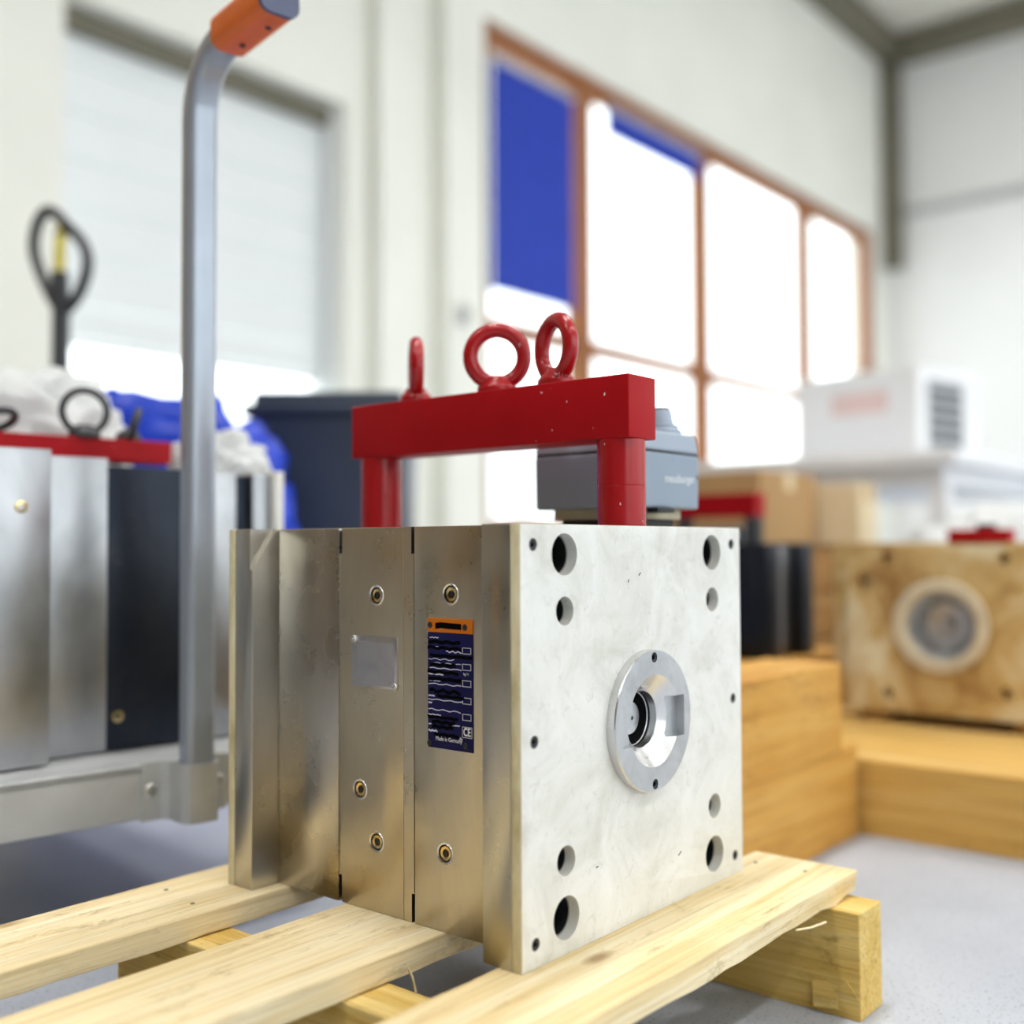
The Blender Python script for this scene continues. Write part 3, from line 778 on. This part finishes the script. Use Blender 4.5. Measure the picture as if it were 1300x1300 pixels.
# ------------------------------------------------------------------ platform trolley
TO = (.081, .541, 0); TR = R(-8)
tr = thing('platform_trolley', 'grey steel platform trolley with orange push grip carrying the second mould', 'trolley', TO, TR)
DT = .209
RY = .032
b = B()
b.box(-.62, .175, RY, .64, DT - .010, DT - .003); b.obj('deck', 'galv', tr)
def rail(x0, x1, y0, y1, nm): return B().box(x0, x1, y0, y1, DT - .062, DT, .0025).obj(nm, 'galv', tr)
rail(-.62, .175, RY, RY + .036, 'frame_rail'); rail(-.62, .175, .604, .64, 'frame_rail')
rail(-.62, -.584, RY + .036, .604, 'frame_rail'); rail(.139, .175, RY + .036, .604, 'frame_rail')
SEC = rrect(.030, .036, .010, 5)
def push_post(xo):
    pts = [(xo, 0, DT - .058), (xo, 0, .4), (xo, 0, .7), (xo, 0, .925)]
    pts += [(xo, -.075 + .075 * math.cos(R(a)), .945 + .075 * math.sin(R(a))) for a in range(0, 85, 9)]
    pts += [(xo, -.085, .945 + .0755), (xo, -.175, 1.0255)]
    o = B().tube(pts, 0, sec=SEC, upv=(0, 1, 0)).obj('push_post', 'post', tr, 40)
    g = B().tube([(xo, -.0700, 1.0200), (xo, -.074, 1.0202), (xo, -.170, 1.0252), (xo, -.174, 1.0254)], 0, sec=rrect(.040, .046, .013, 5), upv=(0, 0, 1)).obj('grip', 'orange', o, 40)
    for y in (-.10, -.155):
        B().cyl((xo + .0, y, 1.0), (xo, y, .9985), .0032, 10).obj('grip_screw', 'black_screw', o)
    B().tube([(xo, -.1735, 1.0254), (xo, -.1765, 1.0255), (xo, -.178, 1.0256)], 0, sec=rrect(.041, .047, .013, 5), upv=(0, 0, 1)).obj('end_cap', 'endcap', o, 40)
    br = [(-.052, RY + .001), (-.052, RY - .0035), (-.030, RY - .0035), (-.0235, RY - .012), (-.0225, -.008), (-.017, -.0185), (-.008, -.0205), (.008, -.0205), (.017, -.0185), (.0225, -.008), (.0235, RY - .012), (.030, RY - .0035), (.052, RY - .0035), (.052, RY + .001),
          (.028, RY + .001), (.021, RY - .010), (.0195, -.007), (.015, -.0155), (.007, -.0178), (-.007, -.0178), (-.015, -.0155), (-.0195, -.007), (-.021, RY - .010), (-.028, RY + .001)]
    k = B().prism([(xo + x, y) for x, y in br], 2, DT - .064, DT + .0015).obj('post_bracket', 'galv', tr, 40)
    for s in (-1, 1):
        B().lathe([(0, .0005), (.0035, .0005), (.0040, -.0025), (.0065, -.0020), (.0082, -.0002), (.0082, .002), (0, .002)], org=(xo + s * .041, RY - .0040, DT - .030), axis=(0, 1, 0), seg=20).obj('bracket_bolt', 'steel_bright', k)
push_post(0); push_post(-.445)
for (x, y) in ((-.56, .14), (-.17, .48), (-.56, .52)):
    w_ = B().lathe([(.02, -.018), (.066, -.018), (.072, -.012), (.072, .012), (.066, .018), (.02, .018)], org=(x, y, .072), axis=(1, 0, 0), seg=32, closed=True).obj('wheel', 'rubber', tr)
    B().cyl((x - .022, y, .072), (x + .022, y, .072), .02, 16).obj('hub', 'galv', w_)
    f_ = B(); f_.box(x - .03, x + .03, y - .03, y + .03, .144, DT - .010, .002)
    for s in (-1, 1): f_.box(x + s * .026 - .002, x + s * .026 + .002, y - .02, y + .02, .06, .15)
    f_.obj('fork', 'galv', w_)

# ------------------------------------------------------------------ second mould, on the trolley
m2 = thing('injection_mould', 'second steel mould with one black plate, standing on the platform trolley', 'mould', (TO[0], TO[1], DT), TR)
B().box(-.40, -.30, .106, .50, 0, .352, .0012).obj('clamping_plate', 'steel_grey', m2)
B().box(-.2995, -.215, .112, .49, 0, .352, .0012).obj('steel_plate', 'steel_grey', m2)
B().box(-.2145, -.127, .104, .50, 0, .356, .0012).obj('steel_plate', 'steel_grey', m2)
B().box(-.1265, -.047, .140, .47, 0, .352, .0012).obj('steel_plate', 'steel_grey', m2)
B().box(-.0465, .055, .142, .47, 0, .343, .0012).obj('black_plate', 'black_plate', m2)
B().box(.0555, .125, .142, .47, 0, .341, .0012).obj('steel_plate', 'steel_grey', m2)
B().box(.1255, .148, .150, .46, 0, .338, .0012).obj('parting_plate', 'black_plate', m2)
B().box(.1485, .175, .140, .47, 0, .341, .0012).obj('steel_plate', 'steel_grey', m2)
B().box(.1755, .188, .128, .48, 0, .345, .0012).obj('insulation_board', 'board', m2)
for (x, y, z) in ((-.0325, .142, .040), (.065, .142, .062), (-.16, .104, .29)):
    B().lathe([(0, .001), (.003, .001), (.0035, -.0015), (.007, -.001), (.0078, .001), (0, .002)], org=(x, y, z), axis=(0, 1, 0), seg=16).obj('coolant_plug', 'brass', m2)
l2 = thing('lifting_bar', 'flat red lifting bar lying on the second mould', 'lifting bar', (TO[0], TO[1], DT + .356), TR)
B().box(-.40, .080, .235, .285, 0, .030, .002).obj('bar', 'red', l2)
o = eye_bolt('eye_bolt', l2, (-.035, .245, .030), R(-12), 'jack_black', .064, .046, False)
o = eye_bolt('eye_bolt', l2, (-.155, .262, .030), R(72), 'jack_black', .055, .036, False); o.rotation_euler = (R(62), 0, R(20))
o = eye_bolt('eye_bolt', l2, (.03, .262, .030), R(30), 'jack_black', .05, .032, False); o.rotation_euler = (R(20), R(-35), R(60))

# ------------------------------------------------------------------ plastic bags
def lump(name, mat, sx, sy, sz, seed, amp, freq, sub=5, flat=0.2, pw=1.):
    bb = B(); bmesh.ops.create_icosphere(bb.bm, subdivisions=sub, radius=1.)
    for v in bb.bm.verts:
        n = v.co.normalized(); q = n * freq + Vector((seed, seed * 1.7, -seed))
        d = mnoise.fractal(q, .9, 2.1, 4) * amp
        rdg = abs(mnoise.noise(q * 1.9)); d -= (1 - rdg) ** 4 * amp * .5
        c_ = Vector([math.copysign(abs(k) ** pw, k) for k in n]) * (1 + d)
        c_ = Vector((c_.x * sx, c_.y * sy, c_.z * sz))
        if c_.z < -sz * flat: c_.z = -sz * flat - (c_.z + sz * flat) * .05 * -1 * 0
        v.co = c_ + Vector((0, 0, sz * flat))
    return bb.obj(name, mat, None, 70)
o = lump('plastic_bag', 'white_bag', .135, .085, .115, 3.1, .33, 1.5); tag(o, 'crumpled white plastic bag heaped behind the black eye bolt on the second mould', 'bag')
o.location = (.105, .945, DT + .356); o.rotation_euler = (0, 0, TR)
o = lump('plastic_bag', 'white_bag', .075, .07, .055, 8.4, .3, 1.5); tag(o, 'small white plastic bag slumped right of the grey trolley post', 'bag')
o.location = (.275, .78, DT + .345); o.rotation_euler = (0, 0, R(-35))
o = lump('plastic_bag', 'white_bag', .11, .06, .05, 12.2, .3, 1.4); tag(o, 'flat white plastic bag at the left end of the red bar on the second mould', 'bag')
o.location = (-.19, .965, DT + .356)
o = lump('refuse_sack', 'blue_bag', .255, .14, .47, 5.5, .16, 1.6, 5, .55, .55); tag(o, 'bulging blue plastic refuse sack standing behind the trolley', 'bag')
o.location = (.566, 1.338, 0); o.rotation_euler = (0, 0, R(-50))

# ------------------------------------------------------------------ navy bin
nb_ = thing('waste_bin', 'dark navy plastic waste bin between blue sack and red lifting bridge', 'bin', (1.02, 1.36, 0), R(-50))
b = B()
vs0 = rrect(.28, .30, .03, 4); vs1 = rrect(.34, .36, .035, 4)
lo_ = [b.bm.verts.new((x, y, .0)) for x, y in vs0]; hi_ = [b.bm.verts.new((x, y, .74)) for x, y in vs1]
ih = [b.bm.verts.new((x * .95, y * .95, .74)) for x, y in vs1]; il = [b.bm.verts.new((x * .93, y * .93, .03)) for x, y in vs0]
n = len(lo_)
for i in range(n):
    j = (i + 1) % n
    b.bm.faces.new((lo_[i], lo_[j], hi_[j], hi_[i])); b.bm.faces.new((hi_[i], hi_[j], ih[j], ih[i])); b.bm.faces.new((ih[i], ih[j], il[j], il[i]))
b.bm.faces.new(lo_); b.bm.faces.new(il); bmesh.ops.recalc_face_normals(b.bm, faces=b.bm.faces)
b.obj('body', 'navy', nb_)
B().tube([(x * 1.03, y * 1.03, .745) for x, y in vs1], .012, 8, closed=True).obj('rim', 'navy', nb_)
B().box(-.16, .16, -.17, .17, .752, .785, .012).obj('lid', 'navy', nb_)

# ------------------------------------------------------------------ pallet jack behind the trolley
pj = thing('pallet_jack', 'hand pallet jack with black loop handle and yellow lever, behind the trolley', 'pallet jack', (.55, 1.735, 0), R(-50.4))
def cr(points, n=6):
    out = []; m = len(points)
    for i in range(m):
        p0, p1, p2, p3 = (Vector(points[(i + k - 1) % m]) for k in range(4))
        for s in range(n):
            t_ = s / n
            out.append(.5 * ((2 * p1) + (-p0 + p2) * t_ + (2 * p0 - 5 * p1 + 4 * p2 - p3) * t_ ** 2 + (-p0 + 3 * p1 - 3 * p2 + p3) * t_ ** 3))
    return out
kx = 2.4 / 1408
loop = [((u - 76) * kx, yy, P + .3276 + (697 - v_) * kx) for u, v_, yy in ((58, 262, .02), (88, 288, .0), (112, 315, -.02), (118, 345, -.03), (104, 378, -.02), (82, 394, 0), (66, 380, .01), (46, 345, .03), (33, 308, .04), (38, 274, .04))]
B().tube(cr(loop, 5), .0125, 10, closed=True).obj('loop_handle', 'jack_black', pj, 60)
def jz(v_): return P + .3276 + (697 - v_) * kx
B().tube([(.004, 0, jz(285)), (.002, -.005, jz(318)), (0, 0, jz(350))], .012, 10).obj('release_lever', 'jack_yellow', pj)
B().tube([((84 - 76) * kx, 0, jz(282)), (0, 0, jz(300))], .014, 8).obj('lever_pivot', 'jack_black', pj)
B().tube([(0, 0, jz(345)), (.004, 0, jz(395)), (.004, 0, .42)], .019, 12).obj('shaft', 'jack_black', pj)
B().lathe([(0, 0), (.05, 0), (.055, .01), (.055, .2), (.03, .24), (0, .24)], org=(0, .02, .19), seg=20).obj('pump', 'jack_black', pj)
for s in (-1, 1):
    B().box(s * .19 - .075, s * .19 + .075, .08, 1.15, .06, .11, .01).obj('fork', 'jack_yellow', pj)
    B().cyl((s * .05 - .025, .02, .09), (s * .05 + .025, .02, .09), .09, 24, .006).obj('steer_wheel', 'rubber', pj)
B().box(-.25, .25, .05, .12, .06, .30, .01).obj('fork_head', 'jack_yellow', pj)

# ------------------------------------------------------------------ beam stack behind the pallet (right)
def beam(par, x0, x1, y0, y1, z0, z1, mat, axis):
    return plank(x0, x1, y0, y1, z0, z1, axis, .0015, 12).obj('beam', mat, par, 50)
sA = thing('timber_stack', 'two amber timber beams stacked on the floor right behind the pallet', 'timber stack', (0, 0, 0))
beam(sA, .47, 1.024, .155, .30, 0, .139, 'oak_x', 0)
beam(sA, .46, .955, .152, .275, .1395, .274, 'oak_x', 0)
# pallet under the third mould
pB = thing('wooden_pallet', 'amber wooden pallet under the oily third mould at the right edge', 'pallet', (0, 0, 0))
for (x0, x1, y1) in ((1.03, 1.20, .30), (1.204, 1.385, .40), (1.389, 1.55, .40), (1.554, 1.72, .40)):
    plank(x0, x1, -.42, y1, 0, .117, 1, .0015, 14).obj('baulk', 'oak_y', pB, 50)
for y in (.26, -.02):
    o = plank(1.42, 1.70, y, y + .05, .1175, .1390, 0, .001, 6).obj('batten', 'crate', pB, 50)
# third mould
m3 = thing('injection_mould', 'yellowed oily mould with big round ring, on a pallet at the right edge', 'mould', (1.40, .150, .1395))
pt = B().box(0, .045, -.178, .178, 0, .311, .0015).obj('front_plate', 'rusty', m3)
c = B(); c.cyl((-.02, 0, .164), (.06, 0, .164), .062, 48)
for (y, z) in ((.10, .289), (-.112, .289), (.10, .035), (-.112, .05)): c.cyl((-.02, y, z), (.02, y, z), .011, 20)
c.cyl((-.02, .142, .245), (.02, .142, .245), .018, 24)
cut(pt, c)
B().box(.0455, .10, -.20, .222, 0, .317, .0015).obj('rear_plate', 'rusty', m3)
B().box(.1005, .27, -.178, .178, 0, .311, .0015).obj('mould_body', 'rusty', m3)
B().lathe([(.086, .004), (.086, -.010), (.084, -.012), (.066, -.012), (.063, -.008), (.058, .02), (.058, .030), (.075, .030)], org=(0, 0, .164), axis=(1, 0, 0), seg=56, closed=True).obj('locating_ring', 'ring_pale', m3)
B().lathe([(.060, .0), (.0615, .0), (.040, .040), (.012, .044), (.010, .030), (0, .030)], org=(0, 0, .164), axis=(1, 0, 0), seg=48).obj('sprue_funnel', 'steel_ring', m3)
l3 = thing('lifting_bar', 'dark red lifting bar on top of the oily third mould', 'lifting bar', (1.46, .10, .1395 + .317))
B().box(-.02, .02, -.06, .05, 0, .024, .002).obj('bar', 'red', l3)
B().box(-.015, .015, -.03, .0, .024, .034, .002).obj('clamp_pad', 'jack_black', l3)

# fourth mould behind the timber stack
cr4 = thing('mould_stand', 'low wooden trestle behind the timber stack carrying the dark mould', 'trestle', (1.46, .62, 0))
for s in (-1, 1): plank(-.20, .20, s * .13 - .04, s * .13 + .04, 0, .20, 0, .001, 6).obj('support', 'oak_x', cr4, 50)
plank(-.22, .22, -.19, .19, .2005, .225, 0, .001, 8).obj('top_board', 'oak_x', cr4, 50)
m4 = thing('injection_mould', 'dark grey mould in shade behind the timber stack, left of the oily mould', 'mould', (1.46, .62, .2255))
B().box(-.13, -.075, -.16, .14, 0, .232, .002).obj('black_plate', 'black_plate', m4)
B().box(-.074, .02, -.14, .14, 0, .226, .002).obj('steel_plate', 'steel_grey', m4)
B().box(.021, .08, -.16, .14, 0, .232, .002).obj('black_plate', 'black_plate', m4)
l4 = thing('lifting_bar', 'bright red lifting bar on the dark mould behind the connector box', 'lifting bar', (1.44, .60, .2255 + .232))
B().box(-.02, .025, -.07, .14, .055, .105, .002).obj('bar', 'red', l4)
for y in (-.055, .11): B().cyl((0, y, 0), (0, y, .0555), .02, 16).obj('post', 'jack_black', l4)
B().box(-.03, .03, -.03, .06, 0, .035, .004).obj('connector_block', 'steel_grey', l4)

# ------------------------------------------------------------------ crates, cartons and table further back
def crate(loc, rz, w, d, h, mat, label, cat, name, boards=0, lid=False):
    t = thing(name, label, cat, loc, rz)
    if boards:
        B().box(-w / 2 + .012, w / 2 - .012, -d / 2 + .012, d / 2 - .012, 0.002, h - .012).obj('inner_box', mat, t)
        bh = h / boards
        for k in range(boards):
            for (x0, x1, y0, y1) in ((-w / 2, w / 2, -d / 2, -d / 2 + .014), (-w / 2, w / 2, d / 2 - .014, d / 2), (-w / 2, -w / 2 + .014, -d / 2 + .0145, d / 2 - .0145), (w / 2 - .014, w / 2, -d / 2 + .0145, d / 2 - .0145)):
                B().box(x0, x1, y0, y1, k * bh + .002, (k + 1) * bh - .002, .001).obj('side_board', mat, t)
        B().box(-w / 2, w / 2, -d / 2, d / 2, h - .0115, h, .001).obj('lid', mat, t)
    else:
        B().box(-w / 2, w / 2, -d / 2, d / 2, 0, h, .003).obj('carton', mat, t)
        B().box(-.025, .025, -d / 2 - .0006, d / 2 + .0006, h - .05, h + .0006).obj('tape', 'card2' if mat != 'card2' else 'card', t)
        B().box(-w / 2, w / 2, -.0015, .0015, h - .0005, h + .001).obj('flap_seam', 'crate', t)
    return t
crate((1.83, .75, 0), R(0), .42, .30, .455, 'crate_dark', 'brown boarded crate on the floor behind the dark mould', 'crate', 'wooden_crate', 4)
crate((2.27, 1.06, 0), R(0), .36, .40, .66, 'card', 'tall brown carton under the white table, left one', 'carton', 'cardboard_box')
crate((2.56, .86, 0), R(5), .16, .22, .635, 'card2', 'pale tan carton under the white table, right of the brown carton', 'carton', 'cardboard_box')
tb = thing('work_table', 'white laminate table carrying the white carton at the back', 'table', (3.52, 1.18, 0), R(0))
B().box(-.75, .75, -.62, .70, .70, .745, .006).obj('table_top', 'white_lam', tb)
B().box(-.70, .70, -.57, .65, .64, .6995, .004).obj('apron', 'white_lam', tb)
for (x, y) in ((-.68, -.55), (.68, -.55), (-.68, .63), (.68, .63)): B().box(x - .03, x + .03, y - .03, y + .03, 0, .6395, .004).obj('leg', 'white_lam', tb)
wb = thing('printed_carton', 'white carton with faded red print and grey side, on the table', 'carton', (3.50, 1.05, .7455), R(-12))
B().box(-.20, .20, -.26, .26, 0, .345, .005).obj('carton', 'white_box', wb)
B().box(-.2012, -.19, -.20, .20, .04, .31, .0004).obj('printed_panel', 'white_lam', wb)
B().box(-.2018, -.195, -.14, .10, .19, .27, .0004).obj('red_print', 'pink_print', wb)
B().box(-.14, .10, -.2612, -.25, .05, .30, .0004).obj('grey_print', 'grey_panel', wb)
for k in range(5): B().box(-.13, .09, -.2618, -.25, .07 + k * .045, .09 + k * .045, .0004).obj('grille_slot', 'jack_black', wb)
o = lump('plastic_bag', 'white_bag', .30, .22, .24, 21.3, .2, 1.4, 5, .6); tag(o, 'big white plastic sack on the floor behind the oily mould', 'bag'); o.location = (2.30, .36, .0); o.scale = (1, 1, 1.45)
t = thing('tool_case', 'bright red tool case at the right edge behind the white sack', 'case', (2.72, -.10, 0))
B().box(-.20, .20, -.13, .13, .0, .56, .012).obj('cabinet', 'white_lam', t)
B().box(-.16, .16, -.11, .11, .5605, .66, .015).obj('case_body', 'red', t)
B().tube([(-.05, -.0, .66), (-.05, 0, .69), (.05, 0, .69), (.05, 0, .66)], .008, 8).obj('handle', 'jack_black', t)

# ------------------------------------------------------------------ unseen plywood cupboards, added so the steel reflects brown
for k, x in enumerate((-5.2, -3.75, -2.3, -.85)):
    t = thing('added_cupboard', ('unseen brown plywood cabinet added for reflections, farthest from the roller door', 'unseen brown plywood cabinet added for reflections, second from the far left end',
              'unseen brown plywood cabinet added for reflections, second from the roller door', 'unseen brown plywood cabinet added for reflections, nearest the roller door')[k], 'added_cupboard', (x, 3.6, 0), 0, 'added plywood cupboards for steel reflections')
    B().box(-.70, .70, -.28, .30, .08, 3.0, .004).obj('carcass', 'crate', t)
    B().box(-.68, .68, -.24, .28, 0, .0795, .004).obj('plinth', 'jack_black', t)
    for s_ in (-1, 1):
        d_ = B().box(s_ * .35 - .34, s_ * .35 + .34, -.302, -.2805, .10, 2.98, .003).obj('door', 'crate' if k % 2 else 'steel_beam', t)
        B().box(s_ * .04 - .008, s_ * .04 + .008, -.325, -.302, 1.0, 1.16, .003).obj('handle', 'galv', d_)
